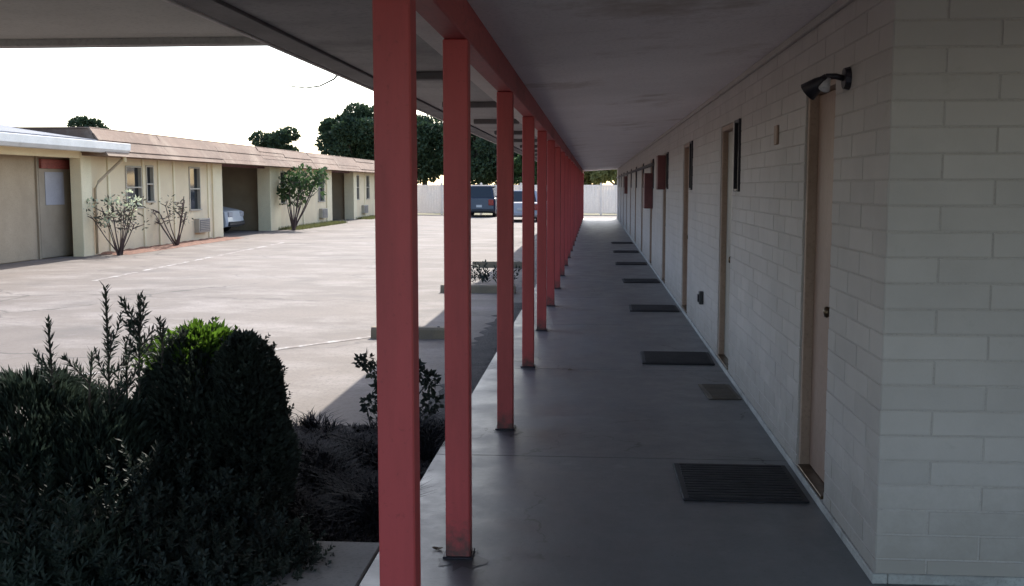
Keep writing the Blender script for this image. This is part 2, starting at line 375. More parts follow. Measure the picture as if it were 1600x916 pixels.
tag(rough_sheet(-12.44, -11.55, 25.6, 34.5, GZ+0.004, 8, 50, 0.06, 5, 0.12).build('mulch_bed', M['mulch'], smooth=True), kind='structure')

# painted parking lines
def stripe(p, q, wd, lab):
    p = Vector(p); q = Vector(q); d = (q-p).normalized(); s_ = Vector((-d.y, d.x))*wd/2
    mb = MB(); n = max(2, int((q-p).length/0.25)); vs = []; fs = []
    rnd = random.Random(int(p.x*100+p.y*10))
    for i in range(n+1):
        c = p+(q-p)*i/n
        for sg in (1, -1):
            e = c + s_*sg*rnd.uniform(0.85, 1.08); vs.append((e.x, e.y, GZ+0.004))
    for i in range(n): fs.append((2*i, 2*i+1, 2*i+3, 2*i+2))
    o = mb.add(vs, fs).build('parking_line', M['stripe']); o['kind'] = 'structure'; return o
dv = Vector((0.83, 1.03)).normalized()
for k in range(1):
    base = Vector((-2.35, 12.0 + k*6.0)); stripe(base, base - dv*4.6, 0.10, '')
y = 18.5
for L_ in (1.9, 2.6, 1.4, 2.9, 1.1, 2.0):
    stripe((-9.0-0.03*(y-18), y), (-9.0-0.03*(y+L_-18), y+L_), 0.13, ''); y += L_+random.uniform(0.25, 0.6)

# ------------------------------------------------------------------ the near motel building
bld = empty('motel_building', (WX, 4.27, 0)); bldinv = Vector((WX, 4.27, 0))
tag(bld, 'long cream painted block motel building with row of doors along covered walkway', 'building')
class P(MB):                       # builds in world space and parents to the building
    def build(s, name, m, parent=None, smooth=False, base=bldinv):
        s.v = [(a-base.x, b-base.y, c-base.z) for a, b, c in s.v]
        return link(name, s.mesh(name, m, smooth), parent if parent is not None else bld)
CY = 4.27; BH, BL, JT = 0.1016, 0.406, 0.007
NC = 24
DOORS = [(5.24, 5.95)] + [(9.02+4.08*k, 9.85+4.08*k) for k in range(11)]
WINS = [(8.52, 8.80)] + [(12.60+4.08*k, 12.88+4.08*k) for k in range(10)]
WZ0, WZ1, DZ0, DZ1 = 1.56, 2.13, 0.045, 2.134
ZT = 2.50
# core wall with real openings
mb = P()
ops = sorted([(a, b, 'd') for a, b in DOORS if b < WEND] + [(a, b, 'w') for a, b in WINS if b < WEND])
y = CY+0.012
CX = WX+0.0035
for a, b, k in ops:
    mb.box(CX, WX+0.19, y, a, 0, ZT)
    if k == 'd': mb.box(CX, WX+0.19, a, b, DZ1, ZT); mb.box(CX+0.004, WX+0.19, a, b, 0, DZ0)
    else: mb.box(CX, WX+0.19, a, b, WZ1, ZT); mb.box(CX, WX+0.19, a, b, 0, WZ0)
    y = b
mb.box(CX, WX+0.19, y, WEND, 0, ZT)
mb.box(CX+0.002, 3.2, CY+0.0035, CY+0.19, 0, ZT-0.002)
mb.build('wall_core', M['mortar'])
# rooms behind (closed volume so no light leaks through door gaps)
P().box(WX+0.42, 8.5, CY+0.2, WEND-0.01, 0, ZT-0.004).build('room_block', M['mortar'])

def block_mesh(L):
    """front face at local x=0 looking -x, runs along +y by L, height BH-JT; chamfered front edges"""
    H = BH-JT; c = 0.0025; d = 0.03
    vs = [(c,0,0),(c,L,0),(c,L,H),(c,0,H), (0,c,c),(0,L-c,c),(0,L-c,H-c),(0,c,H-c), (d,0,0),(d,L,0),(d,L,H),(d,0,H)]
    fs = [(4,7,6,5),(0,4,5,1),(1,5,6,2),(2,6,7,3),(3,7,4,0),(0,1,9,8),(1,2,10,9),(2,3,11,10),(3,0,8,11)]
    return vs, fs
_bm = {}
def brick_mesh(L):
    k = round(L, 3)
    if k not in _bm:
        v, f = block_mesh(k); _bm[k] = MB().add(v, f).mesh('brick', M['block'])
    return _bm[k]
pieces = []           # (y0, y1, z)
rb = random.Random(11)
for c in range(NC):
    z0 = c*BH; zc = z0+BH/2
    cuts = []
    for a, b, k in ops:
        lo, hi = (DZ0, DZ1) if k == 'd' else (WZ0, WZ1)
        if lo < zc < hi: cuts.append((a, b))
    segs = []; y = CY
    for a, b in cuts: segs.append((y, a)); y = b
    segs.append((y, WEND))
    for a, b in segs:
        y = CY + (BL/2 if c % 2 else 0) - BL
        while y < b:
            p0, p1 = max(y, a), min(y+BL, b)
            if p1-p0 > 0.03: pieces.append((p0, p1, z0))
            y += BL
pieces.sort(key=lambda q: q[0])
NEAR = 226
for p0, p1, z0 in pieces[:NEAR]:
    o = link('brick', brick_mesh(p1-p0-JT), bld)
    o.location = (rb.uniform(-0.0012, 0.0012), p0+JT/2-CY, z0+JT/2)
rest = P()
for p0, p1, z0 in pieces[NEAR:]:
    v, f = block_mesh(p1-p0-JT)
    dx = rb.uniform(-0.001, 0.001)
    rest.add([(a+WX+dx, b+p0+JT/2, cc+z0+JT/2) for a, b, cc in v], f)
# end wall that faces the camera: bricks turned to look -y
for c in range(NC):
    x = WX + (0.0 if c % 2 else -BL/2) ; first = True
    while x < 3.15:
        p0, p1 = max(x, WX), min(x+BL, 3.18)
        if p1-p0 > 0.05:
            L = p1-p0-JT
            if p0 < 1.95:
                o = link('brick', brick_mesh(L), bld)
                o.rotation_euler = (0, 0, math.pi/2)      # local y -> -x, local -x -> -y
                o.location = (p0+JT/2+L-WX, rb.uniform(-0.0012, 0.0012), c*BH+JT/2)
            else:
                v, f = block_mesh(L)
                rest.add([(p0+JT/2+L-b, CY+a, cc+c*BH+JT/2) for a, b, cc in v], f)
        x += BL
ro = rest.build('brickwork', M['block']); ro['kind'] = 'stuff'
mb = P()
y = CY-0.012
mb.box(WX-0.012, WX+0.05, y, WEND, 0.0, 0.042, 0.004)
mb.box(WX+0.052, 3.2, CY-0.012, CY+0.05, 0.0, 0.042, 0.004)
mb.build('plinth', M['plinth'])

# doors
dcols = [('door_tan'), ('door_grey'), ('door_tan'), ('door_grey')]
for i, (a, b) in enumerate(DOORS):
    if b > WEND: continue
    dm = M['door_tan'] if i in (0, 2, 4, 5, 7, 9) else M['door_grey']
    DX = WX+0.06
    d = P().box(DX, DX+0.045, a+0.045, b-0.045, DZ0+0.02, DZ1-0.05, 0.002).build('door', dm)
    fr = P()
    fr.box(WX+0.012, WX+0.16, a+0.001, a+0.043, DZ0, DZ1-0.045, 0.003); fr.box(WX+0.012, WX+0.16, b-0.043, b-0.001, DZ0, DZ1-0.045, 0.003)
    fr.box(WX+0.010, WX+0.16, a+0.001, b-0.001, DZ1-0.043, DZ1-0.001, 0.003)
    fr.build('frame', M['frame_tan'], d)
    P().box(WX-0.004, WX+0.14, a+0.046, b-0.046, DZ0-0.002, DZ0+0.016, 0.002).build('threshold', M['brass'], d)
    ky = a+0.10
    kn = P()
    prof = [(0.0,0.030),(0.006,0.030),(0.008,0.012),(0.030,0.012),(0.036,0.024),(0.048,0.029),(0.060,0.024),(0.066,0.0)]
    n = 12
    vs = [(DX-h, ky+r*math.cos(2*math.pi*k/n), 0.98+r*math.sin(2*math.pi*k/n)) for h, r in prof for k in range(n)]
    kn.add(vs, [(j*n+k, j*n+(k+1) % n, (j+1)*n+(k+1) % n, (j+1)*n+k) for j in range(len(prof)-1) for k in range(n)])
    kn.build('knob', M['brass'], d, smooth=True)
    kd = P()
    kd.add([(DX-h, ky+r*math.cos(2*math.pi*k/n), 1.42+r*math.sin(2*math.pi*k/n)) for h, r in [(0,0.028),(0.014,0.026),(0.018,0.0)] for k in range(n)],
           [(j*n+k, j*n+(k+1) % n, (j+1)*n+(k+1) % n, (j+1)*n+k) for j in range(2) for k in range(n)])
    kd.build('deadbolt', M['brass'], d)
# narrow high windows
for i, (a, b) in enumerate(WINS):
    if b > WEND: continue
    wn = P(); t_ = 0.022
    wn.box(WX-0.018, WX+0.09, a+0.001, a+t_, WZ0, WZ1, 0.002); wn.box(WX-0.018, WX+0.09, b-t_, b-0.001, WZ0, WZ1, 0.002)
    wn.box(WX-0.016, WX+0.09, a+t_, b-t_, WZ1-t_, WZ1-0.001, 0.002); wn.box(WX-0.022, WX+0.09, a+t_, b-t_, WZ0+0.001, WZ0+t_, 0.002)
    fo = wn.build('window', M['dark_metal'])
    P().box(WX+0.055, WX+0.06, a+t_, b-t_, WZ0+t_, WZ1-t_).build('pane', M['glass'], fo)
    for k in range(5):
        zz = WZ0+t_+0.05+k*0.105
        lv = P(); lv.add([(WX+0.004, a+t_, zz), (WX+0.004, b-t_, zz), (WX+0.042, b-t_, zz+0.085), (WX+0.042, a+t_, zz+0.085),
                         (WX+0.009, a+t_, zz-0.002), (WX+0.009, b-t_, zz-0.002), (WX+0.047, b-t_, zz+0.083), (WX+0.047, a+t_, zz+0.083)],
                        [(0,3,2,1),(4,5,6,7),(0,1,5,4),(2,3,7,6),(1,2,6,5),(3,0,4,7)])
        lv.build('louvre', M['glass'], fo)
# boxed shutters, maroon cabinet, conduit, outlet, plate
P().box(WX-0.128, WX-0.001, 17.35, 17.75, 1.55, 2.10, 0.006).build('window_hood', M['maroon'])
P().box(WX-0.165, WX-0.001, 21.0, 21.5, 1.17, 1.86, 0.006).build('meter_cabinet', M['maroon'])
P().box(WX-0.105, WX-0.001, 37.0, 37.4, 1.35, 1.95, 0.006).build('meter_cabinet', M['maroon'])
P().tube([(WX-0.04, 20.6, 2.02), (WX-0.04, 36, 2.03), (WX-0.04, 53, 2.03)], 0.035, 8).build('conduit', M['dark_trim'], smooth=True)
ob = P().box(WX-0.045, WX-0.001, 11.12, 11.22, 0.375, 0.51, 0.006).build('outlet_box', M['plastic'])
P().box(WX-0.060, WX-0.046, 11.135, 11.205, 0.40, 0.48, 0.003).build('cover', M['dark_metal'], ob)
P().box(WX-0.016, WX-0.001, 6.78, 6.88, 1.86, 1.98, 0.003).build('wall_plate', M['frame_tan'])

# ceiling panels, beam, soffit, roof
ZC0, ZC1, XB = 2.352, 2.462, -0.576
def cz(x): return ZC0 + (ZC1-ZC0)*(x-XB)/(WX-XB)
y = -1.81; first = True
XI = XB+0.052
while y < WEND-0.05:
    y1 = min(y+2.44, WEND)
    P().add([(XI, y+0.003, cz(XI)), (WX+0.02, y+0.003, cz(WX+0.02)), (WX+0.02, y1-0.003, cz(WX+0.02)), (XI, y1-0.003, cz(XI)),
             (XI, y+0.003, cz(XI)+0.012), (WX+0.02, y+0.003, cz(WX+0.02)+0.012), (WX+0.02, y1-0.003, cz(WX+0.02)+0.012), (XI, y1-0.003, cz(XI)+0.012)],
            [(0,3,2,1),(4,5,6,7),(0,1,5,4),(1,2,6,5),(2,3,7,6),(3,0,4,7)]).build('ceiling_panel', M['ceiling'])
    y = y1
P().box(WX+0.021, 3.2, -1.81, CY+0.01, ZC1+0.001, ZC1+0.012).build('ceiling_panel', M['ceiling'])
P().box(WX-0.028, WX-0.002, CY-0.03, WEND-0.02, ZC1-0.045, ZC1-0.004, 0.004).build('cornice_strip', M['mortar'])
P().box(XB-0.05, XB+0.05, -1.79, WEND-0.03, 2.205, 2.60, 0.006).build('beam', M['beam_red'])
SE, SZ = -1.64, 2.325
P().box(XB-0.25, XB-0.051, -1.79, WEND-0.04, 2.300, 2.32, 0.003).build('soffit_board', M['light_trim'])
y = -1.79
while y < WEND-0.05:
    y1 = min(y+2.44, WEND-0.04)
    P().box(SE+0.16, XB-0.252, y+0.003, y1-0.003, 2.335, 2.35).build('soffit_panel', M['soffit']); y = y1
P().box(SE, SE+0.157, -1.79, WEND-0.02, SZ-0.005, SZ+0.035, 0.004).build('edge_trim', M['dark_trim'])
P().box(SE-0.03, SE-0.002, -1.82, WEND+0.02, SZ-0.012, SZ+0.27, 0.004).build('fascia', M['light_trim'])
P().box(SE, 8.6, -1.84, WEND+0.05, 2.605, 2.64, 0.01).build('roof', M['roof'])
P().box(EDGE, 8.55, WEND-0.02, WEND+0.03, 2.475, 2.615, 0.004).build('end_fascia', M['light_trim'])
POSTY = [3.08] + [4.47+2.44*k for k in range(21)]
for yy in POSTY[2:]:
    P().box(-1.33, XB-0.255, yy-0.045, yy+0.045, 2.285, 2.334, 0.006).build('rafter', M['dark_trim'])

# ------------------------------------------------------------------ red posts
rp = random.Random(5)
for i, yy in enumerate(POSTY):
    root = empty('porch_post', (XB, yy, 0))
    hw = 0.052 if i else 0.054
    mb = MB(); mb.box(-hw, hw, -hw, hw, 0.006, 2.204, 0.005).build('shaft', M['red'], root)
    MB().box(-hw-0.012, hw+0.012, -hw-0.012, hw+0.012, 0.0005, 0.012, 0.003).build('base_plate', M['dark_metal'], root)
    lab = {0: 'nearest and widest red square porch post, its foot below the picture',
           1: 'second nearest red porch post, its foot on the walkway at the bottom',
           2: 'third red porch post from the camera, with dark stained foot'}.get(i, '%s red porch post counted from the camera along the walkway' % ORD[i])
    tag(root, lab, 'post', 'red porch posts along the walkway')
    root.rotation_euler = (0, 0, rp.uniform(-0.015, 0.015))

rs = random.Random(77); wk_o = bpy.data.objects['walkway']
M['stain'] = mat('damp_stain', (0.055,0.055,0.06), (0.09,0.09,0.095), 0.45, 4, 60, 0.2, 0.003)
for yy in POSTY[1:8]:
    n = 18; vs = [(XB+0.02, yy-0.06, 0.0022)]
    for k in range(n):
        a = 6.283*k/n; r_ = rs.uniform(0.06, 0.13)
        vs.append((XB+0.02+math.cos(a)*r_, yy-0.06+math.sin(a)*r_*1.2, 0.002))
    MB().add(vs, [(0, 1+k, 1+(k+1) % n) for k in range(n)]).build('stain', M['stain'], wk_o)
# ------------------------------------------------------------------ canopy over the entrance
CYE = 7.0; CZ = 2.568
cp = empty('entrance_canopy', (-4.5, 2, 0))
tag(cp, 'flat grey entrance canopy roof overhanging at the upper left', 'canopy')
def cbuild(mb, name, m):
    mb.v = [(a+4.5, b-2, c) for a, b, c in mb.v]; return mb.build(name, m, cp)
y = 0.6
while y < CYE-0.2:
    y1 = min(y+1.22, CYE-0.12)
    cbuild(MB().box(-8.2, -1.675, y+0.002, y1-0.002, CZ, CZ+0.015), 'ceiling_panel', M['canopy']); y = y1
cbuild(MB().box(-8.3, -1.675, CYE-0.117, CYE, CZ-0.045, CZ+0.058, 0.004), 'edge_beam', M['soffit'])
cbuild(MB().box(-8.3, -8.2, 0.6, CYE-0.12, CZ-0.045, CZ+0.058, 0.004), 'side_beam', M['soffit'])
cbuild(MB().box(-8.35, -1.674, 0.55, CYE+0.05, CZ+0.06, CZ+0.14, 0.01), 'roof', M['roof'])
for yy in (0.9, 6.7): cbuild(MB().box(-8.0, -7.84, yy-0.08, yy+0.08, GZ-0.1, CZ-0.001, 0.006), 'column', M['red'])

# ------------------------------------------------------------------ wall lamp beside the first door
ly, lz = 4.97, 2.085
wl = empty('wall_lamp', (WX, ly, lz)); tag(wl, 'dark twin-head wall floodlight above the nearest door', 'lamp')
wl.scale = (0.85,)*3
def cone(p0, p1, r0, r1, n=12):
    return MB().tube([p0, p1], [r0, r1], n)
MB().tube([(0.0,0,0),(-0.03,0,0)], [0.062,0.055], 14).build('wall_plate', M['dark_metal'], wl)
MB().tube([(-0.028,0,0.0),(-0.07,0,0.012),(-0.12,0.01,0.012)], 0.016, 8).build('arm', M['dark_metal'], wl, smooth=True)
for s_, dd in ((1, Vector((-0.62, 0.45, -0.55))), (-1, Vector((-0.30, -0.25, -0.55)))):
    dd.normalize(); b0 = Vector((-0.115, 0.012*s_, 0.012)) if s_ > 0 else Vector((-0.105, -0.005, 0.0))
    h = MB(); 
    k_ = 1.0 if s_ > 0 else 0.55
    h.tube([b0, b0+dd*0.03*k_, b0+dd*0.055*k_, b0+dd*0.13*k_], [0.018*k_, 0.024*k_, 0.036*k_, 0.055*k_], 12)
    ho = h.build('lamp_head', M['dark_metal'] if s_ > 0 else M['lamp_glass'], wl, smooth=True)
    MB().tube([b0+dd*0.1305*k_, b0+dd*0.137*k_], [0.05*k_, 0.035*k_], 12).build('lens', M['lamp_glass'], ho, smooth=True)

# ------------------------------------------------------------------ door mats
def doormat(x0, x1, y0, y1, m, lab, rz=0.0, h=0.014):
    root = empty('door_mat', ((x0+x1)/2, (y0+y1)/2, 0), rz)
    hx, hy = (x1-x0)/2, (y1-y0)/2
    MB().box(-hx, hx, -hy, hy, 0.001, h, 0.004).build('backing', m, root)
    rib = MB(); n = int(2*hy/0.05)
    for k in range(n):
        yy = -hy+0.035+k*(2*hy-0.07)/max(1, n-1); rib.box(-hx+0.03, hx-0.03, yy-0.014, yy+0.014, h-0.002, h+0.006, 0.002)
    rib.build('ribbing', m, root)
    tag(root, lab, 'door mat', 'mats laid in front of the doors')
doormat(0.465, 1.10, 5.35, 6.05, M['rubber'], 'large black rubber mat before the nearest door')
doormat(0.86, 1.11, 7.98, 8.58, M['mat_tan'], 'small faded tan mat lying between the first and second black mats', 0.04, 0.008)
for k in range(6):
    yy = 9.55+4.08*k
    doormat(0.45+0.02*(k % 3), 1.10, yy, yy+0.68, M['rubber'], '%s black rubber door mat counted from the camera along the wall' % ORD[k+1], 0.02*((k*7) % 3-1))

# ------------------------------------------------------------------ wheel stops
def wheel_stop(x, y, L, lab, rz=0):
    pr = [(-0.09,0),(0.09,0),(0.075,0.10),(0.055,0.125),(-0.055,0.125),(-0.075,0.10)]
    root = empty('wheel_stop', (x, y, GZ), rz)
    MB().prism(pr, 0, -L/2, L/2).build('bar', M['stop'], root)
    for sx in (-1, 1):
        MB().tube([(sx*L*0.32,0,0.10),(sx*L*0.32,0,0.134)], 0.014, 8).build('anchor_pin', M['dark_metal'], root)
    tag(root, lab, 'wheel stop', 'concrete wheel stops along the walkway')
wheel_stop(-2.03, 11.75, 0.92, 'tan concrete wheel stop half hidden by the nearest red post', 0.02)
wheel_stop(-1.85, 16.9, 1.2, 'second tan concrete wheel stop, seen between second and third red posts', -0.02)
wheel_stop(-1.95, 22.3, 1.2, 'third tan concrete wheel stop farther along the lot edge')

# ------------------------------------------------------------------ foliage builders
def rvec(rnd): 
    while True:
        v = Vector((rnd.uniform(-1,1), rnd.uniform(-1,1), rnd.uniform(-1,1)))
        if 0.05 < v.length < 1: return v.normalized()
def shoot(mb, stem, p, d, L, leafL, leafW, step, rnd, spread=0.9, bend=0.25, r=0.004):
    p = Vector(p); d = Vector(d).normalized(); n = max(3, int(L/step)); pts = [p.copy()]; ph = rnd.uniform(0, 6.28)
    bd = rvec(rnd)*bend/n
    for i in range(n):
        p = p+d*step; d = (d+bd+Vector((0,0,0.03))).normalized(); pts.append(p.copy())
        f = i/n; u = d.cross(Vector((0,0,1)) if abs(d.z) < 0.95 else Vector((1,0,0))).normalized(); w_ = d.cross(u)
        for q in range(2):
            ph += 2.4; sd_ = u*math.cos(ph)+w_*math.sin(ph)
            ld = (d*rnd.uniform(0.35, 0.9)*(1+f*0.6)+sd_*spread).normalized()
            mb.leaf(p, ld, d, leafL*rnd.uniform(0.7, 1.15)*(1-0.35*f), leafW, )
    if stem is not None: stem.tube(pts[::2]+[pts[-1]], r, 4, False)
def leafball(mb, c, rad, n, L, W, rnd, flat=1.0, shell=0.6):
    c = Vector(c)
    for _ in range(n):
        v = rvec(rnd); rr = rnd.random()**(1/3.0); rr = shell+(1-shell)*rr if rnd.random() < 0.75 else rr
        p = c+Vector((v.x*rad[0]*rr, v.y*rad[1]*rr, v.z*rad[2]*rr))
        d = (v*0.7+rvec(rnd)*0.9+Vector((0,0,0.15))).normalized()
        mb.leaf(p, d, rvec(rnd), L*rnd.uniform(0.6, 1.25), W*rnd.uniform(0.7, 1.2))

# ---- foreground shrubs
def shift(mb, base): mb.v = [(a-base[0], b-base[1], c-base[2]) for a, b, c in mb.v]
def finish(name, base, parts, lab, cat, group=None):
    root = empty(name, base)
    for nm, mb, m, sm in parts:
        if mb.v: shift(mb, base); mb.build(nm, m, root, sm)
    tag(root, lab, cat, group); return root
# yew-like shrub with upright shoots at the far left
def pxpt(px, py, D): return Vector(((px-928)/FPX*D, D, 1.6-(py-291)/FPX*D))      # measuring aid: photo position at depth D
def dome(mb, c, prof, n, L, W, rnd, inner=1500, bumpy=0.05, up=0.5, sy=1.2):
    """leaves over a lumpy surface of revolution; prof = [(z, r)] from bottom to top"""
    ks = [(rnd.uniform(0, 6.28), rnd.uniform(2, 7), rnd.uniform(4, 11)) for _ in range(4)]
    zs = [p[0] for p in prof]
    def rad(z, a):
        for (za, ra), (zb, rb_) in zip(prof[:-1], prof[1:]):
            if za <= z <= zb: r_ = ra+(rb_-ra)*(z-za)/(zb-za); break
        else: r_ = prof[-1][1]
        return r_*(1+sum(bumpy*math.sin(k1*a+p0+k2*z) for p0, k1, k2 in [(k[0], round(k[1]), k[2]*2) for k in ks]))
    for i_ in range(n+inner):
        z = zs[0]+(zs[-1]-zs[0])*(rnd.random()**0.85); a = rnd.uniform(0, 6.28)
        r_ = rad(z, a)*(rnd.uniform(0.88, 1.04) if i_ < n else rnd.uniform(0.45, 0.85))
        o = Vector((math.cos(a), math.sin(a)*sy, 0)); p = Vector(c)+o*r_+Vector((0,0,z))
        f = (z-zs[0])/(zs[-1]-zs[0])
        d = (Vector((o.x, o.y, up+f*0.9))+rvec(rnd)*0.75).normalized(); k = 1.0 if i_ < n else 1.6
        mb.leaf(p, d, rvec(rnd), L*k*rnd.uniform(0.7, 1.25), W*k)
rnd = random.Random(21)
lf, st = MB(), MB()
bx = (-2.55, 5.0, GZ)
for (px, py, D, L, ns) in ((145,456,5.0,0.66,9),(196,470,5.05,0.52,10),(36,512,4.9,0.34,2),(232,510,5.1,0.22,2),(112,560,5.0,0.2,2),(172,545,5.1,0.3,3)):
    top = pxpt(px, py, D); b0 = top+Vector((rnd.uniform(-0.05,0.05), rnd.uniform(-0.05,0.05), -L))
    shoot(lf, st, b0, top-b0, (top-b0).length, 0.075, 0.013, 0.012, rnd, 0.75, 0.1, 0.006)
    st.tube([Vector((bx[0], 5.0, GZ)), Vector((bx[0]+(b0.x-bx[0])*0.6, 5.0, GZ+(b0.z-GZ)*0.5)), b0], [0.014, 0.009, 0.006], 5, False)
    for q in range(ns):
        f = rnd.uniform(0.0, 0.6) if px != 196 else rnd.uniform(0.35, 0.75)
        pp = b0+(top-b0)*f; a = rnd.uniform(0, 6.28)
        shoot(lf, st, pp, Vector((math.cos(a)*0.75, math.sin(a)*0.75, 0.8)), rnd.uniform(0.10, 0.2), 0.065, 0.012, 0.012, rnd, 0.8, 0.2, 0.003)
def mass(lf, st, c, rad, n, L, leafL, leafW, rnd, step=0.016, zmin=GZ+0.03):
    c = Vector(c)
    for _ in range(n):
        v = rvec(rnd)
        if v.z < -0.2: v.z = -v.z*0.6
        rr = rnd.uniform(0.45, 1.0)
        p = c+Vector((v.x*rad[0]*rr, v.y*rad[1]*rr, v.z*rad[2]*rr))
        if p.z < zmin: p.z = zmin+rnd.random()*0.1
        shoot(lf, None, p, v*0.7+Vector((0,0,0.6))+rvec(rnd)*0.4, L*rnd.uniform(0.6, 1.3), leafL, leafW, step, rnd, 0.9, 0.3, 0.003)
dome(lf, (-2.78, 5.0, GZ), [(0.0,0.42),(0.25,0.46),(0.5,0.42),(0.62,0.30),(0.72,0.12)], 9000, 0.07, 0.013, rnd, 3500, 0.07, 0.8)
dome(lf, (-2.42, 4.95, GZ), [(0.0,0.36),(0.25,0.38),(0.45,0.32),(0.58,0.16)], 7000, 0.07, 0.013, rnd, 3000, 0.08, 0.8)
mass(lf, st, (-2.85, 4.9, 0.15), (0.45, 0.40, 0.36), 130, 0.13, 0.065, 0.013, rnd)
for q in ((-2.5,4.32,-0.02,0.55,0.24,0.30,520),(-3.1,4.5,0.0,0.5,0.35,0.36,300)): mass(lf, st, q[:3], q[3:6], q[6], 0.15, 0.065, 0.013, rnd)
for q in ((-2.7,4.0,-0.02,0.6,0.25,0.30,480),(-2.2,4.0,-0.04,0.45,0.22,0.28,380)): mass(lf, st, q[:3], q[3:6], q[6], 0.15, 0.065, 0.013, rnd)
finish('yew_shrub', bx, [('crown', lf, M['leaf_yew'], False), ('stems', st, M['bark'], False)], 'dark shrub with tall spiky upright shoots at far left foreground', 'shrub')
# centre shrub; sunlight on its tips is put into a brighter leaf colour
rnd = random.Random(22); lf, st, br = MB(), MB(), MB(); bx = (-2.02, 5.1, GZ)
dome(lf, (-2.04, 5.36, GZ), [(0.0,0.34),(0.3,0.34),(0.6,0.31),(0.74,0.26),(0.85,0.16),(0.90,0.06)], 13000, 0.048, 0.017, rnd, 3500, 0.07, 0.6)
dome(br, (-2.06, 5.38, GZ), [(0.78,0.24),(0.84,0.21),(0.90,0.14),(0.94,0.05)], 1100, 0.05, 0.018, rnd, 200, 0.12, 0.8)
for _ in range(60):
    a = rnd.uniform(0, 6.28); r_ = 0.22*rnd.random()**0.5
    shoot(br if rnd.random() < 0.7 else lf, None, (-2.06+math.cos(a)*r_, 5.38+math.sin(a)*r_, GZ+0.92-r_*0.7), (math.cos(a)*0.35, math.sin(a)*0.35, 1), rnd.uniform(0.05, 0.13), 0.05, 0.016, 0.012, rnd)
mass(lf, st, (-2.0, 4.6, -0.02), (0.42, 0.36, 0.34), 620, 0.12, 0.05, 0.016, rnd)
mass(lf, st, (-1.98, 4.32, -0.06), (0.42, 0.22, 0.26), 420, 0.12, 0.05, 0.016, rnd)
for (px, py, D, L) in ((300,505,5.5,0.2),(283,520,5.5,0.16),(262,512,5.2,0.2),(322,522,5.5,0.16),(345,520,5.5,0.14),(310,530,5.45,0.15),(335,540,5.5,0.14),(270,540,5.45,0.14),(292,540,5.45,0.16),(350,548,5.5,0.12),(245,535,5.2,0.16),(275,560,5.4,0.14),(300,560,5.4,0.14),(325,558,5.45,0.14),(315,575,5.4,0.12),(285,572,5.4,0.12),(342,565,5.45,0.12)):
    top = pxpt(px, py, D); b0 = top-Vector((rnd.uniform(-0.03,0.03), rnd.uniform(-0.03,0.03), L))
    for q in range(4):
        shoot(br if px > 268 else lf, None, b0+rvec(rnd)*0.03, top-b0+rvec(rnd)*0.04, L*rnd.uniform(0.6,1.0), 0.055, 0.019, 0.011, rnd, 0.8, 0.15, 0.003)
st.tube([(bx[0], bx[1], GZ), (bx[0]+0.03, bx[1], 0.3), (bx[0], bx[1]+0.1, 0.6)], [0.03, 0.02, 0.008], 6)
finish('leafy_shrub', bx, [('crown', lf, M['leaf_dark'], False), ('sunlit_tips', br, M['leaf_sunlit'], False), ('stem', st, M['bark'], False)], 'dark shrub with sunlit yellow-green tips between spiky shrub and rounded shrub', 'shrub')
# rounded cone shrub on the right
rnd = random.Random(23); lf, st = MB(), MB(); bx = (-1.70, 5.2, GZ)
dome(lf, (-1.76, 5.2, GZ), [(0.0,0.22),(0.3,0.215),(0.5,0.20),(0.66,0.175),(0.78,0.145),(0.87,0.10),(0.93,0.03)], 15000, 0.036, 0.016, rnd, 4000, 0.04, 0.6)
for _ in range(150):
    a = rnd.uniform(0, 6.28); z = rnd.uniform(0.2, 0.92); r_ = 0.185*(1-max(0, z-0.5)**2*3.6)
    shoot(lf, None, (-1.745+math.cos(a)*r_, 5.2+math.sin(a)*r_*1.2, GZ+z), (math.cos(a)*0.6, math.sin(a)*0.6, 0.9), rnd.uniform(0.03, 0.07), 0.032, 0.014, 0.012, rnd)
mass(lf, st, (-1.72, 4.75, -0.02), (0.26, 0.35, 0.34), 420, 0.09, 0.04, 0.014, rnd, 0.013)
mass(lf, st, (-1.52, 4.45, -0.07), (0.26, 0.22, 0.22), 300, 0.09, 0.04, 0.014, rnd, 0.013)
for q in ((-1.62,4.1,-0.06,0.38,0.25,0.24,460),(-1.36,4.35,-0.08,0.2,0.22,0.16,200)): mass(lf, st, q[:3], q[3:6], q[6], 0.09, 0.04, 0.014, rnd, 0.013)
st.tube([(bx[0], bx[1], GZ), (bx[0], bx[1], 0.35), (bx[0]+0.01, bx[1], 0.7)], [0.03, 0.02, 0.008], 6)
finish('rounded_shrub', bx, [('crown', lf, M['leaf_dark'], False), ('stem', st, M['bark'], False)], 'dense dark cone-topped shrub at the right end of the foreground bushes', 'shrub')
# liriope ground cover (uncountable)
rnd = random.Random(24); gm = MB()
for _ in range(2600):
    x = rnd.uniform(-2.6, EDGE-0.05); yy = rnd.uniform(4.72, 7.15)
    for q in range(7):
        a = rnd.uniform(0, 6.28); hv = 0.55+0.35*math.sin(x*5.1+1)*math.cos(yy*3.7)+0.25*math.sin(x*13+yy*9); hv *= min(1, 0.35+(yy-4.7)*1.6); L = rnd.uniform(0.14, 0.34)*max(0.3, hv); d = Vector((math.cos(a)*0.75, math.sin(a)*0.75, 1)).normalized()
        p = Vector((x, yy, GZ+0.01)); m1 = p+d*L*0.6; e = m1+Vector((d.x*1.6, d.y*1.6, d.z*0.35)).normalized()*L*0.5
        s_ = Vector((-math.sin(a), math.cos(a), 0))*0.004
        gm.add([p-s_, p+s_, m1+s_, m1-s_, e], [(0,1,2,3),(3,2,4)])
go = gm.build('ground_cover', M['liriope']); tag(go, 'dark strappy ground cover filling the planting bed', 'ground cover', kind='stuff')
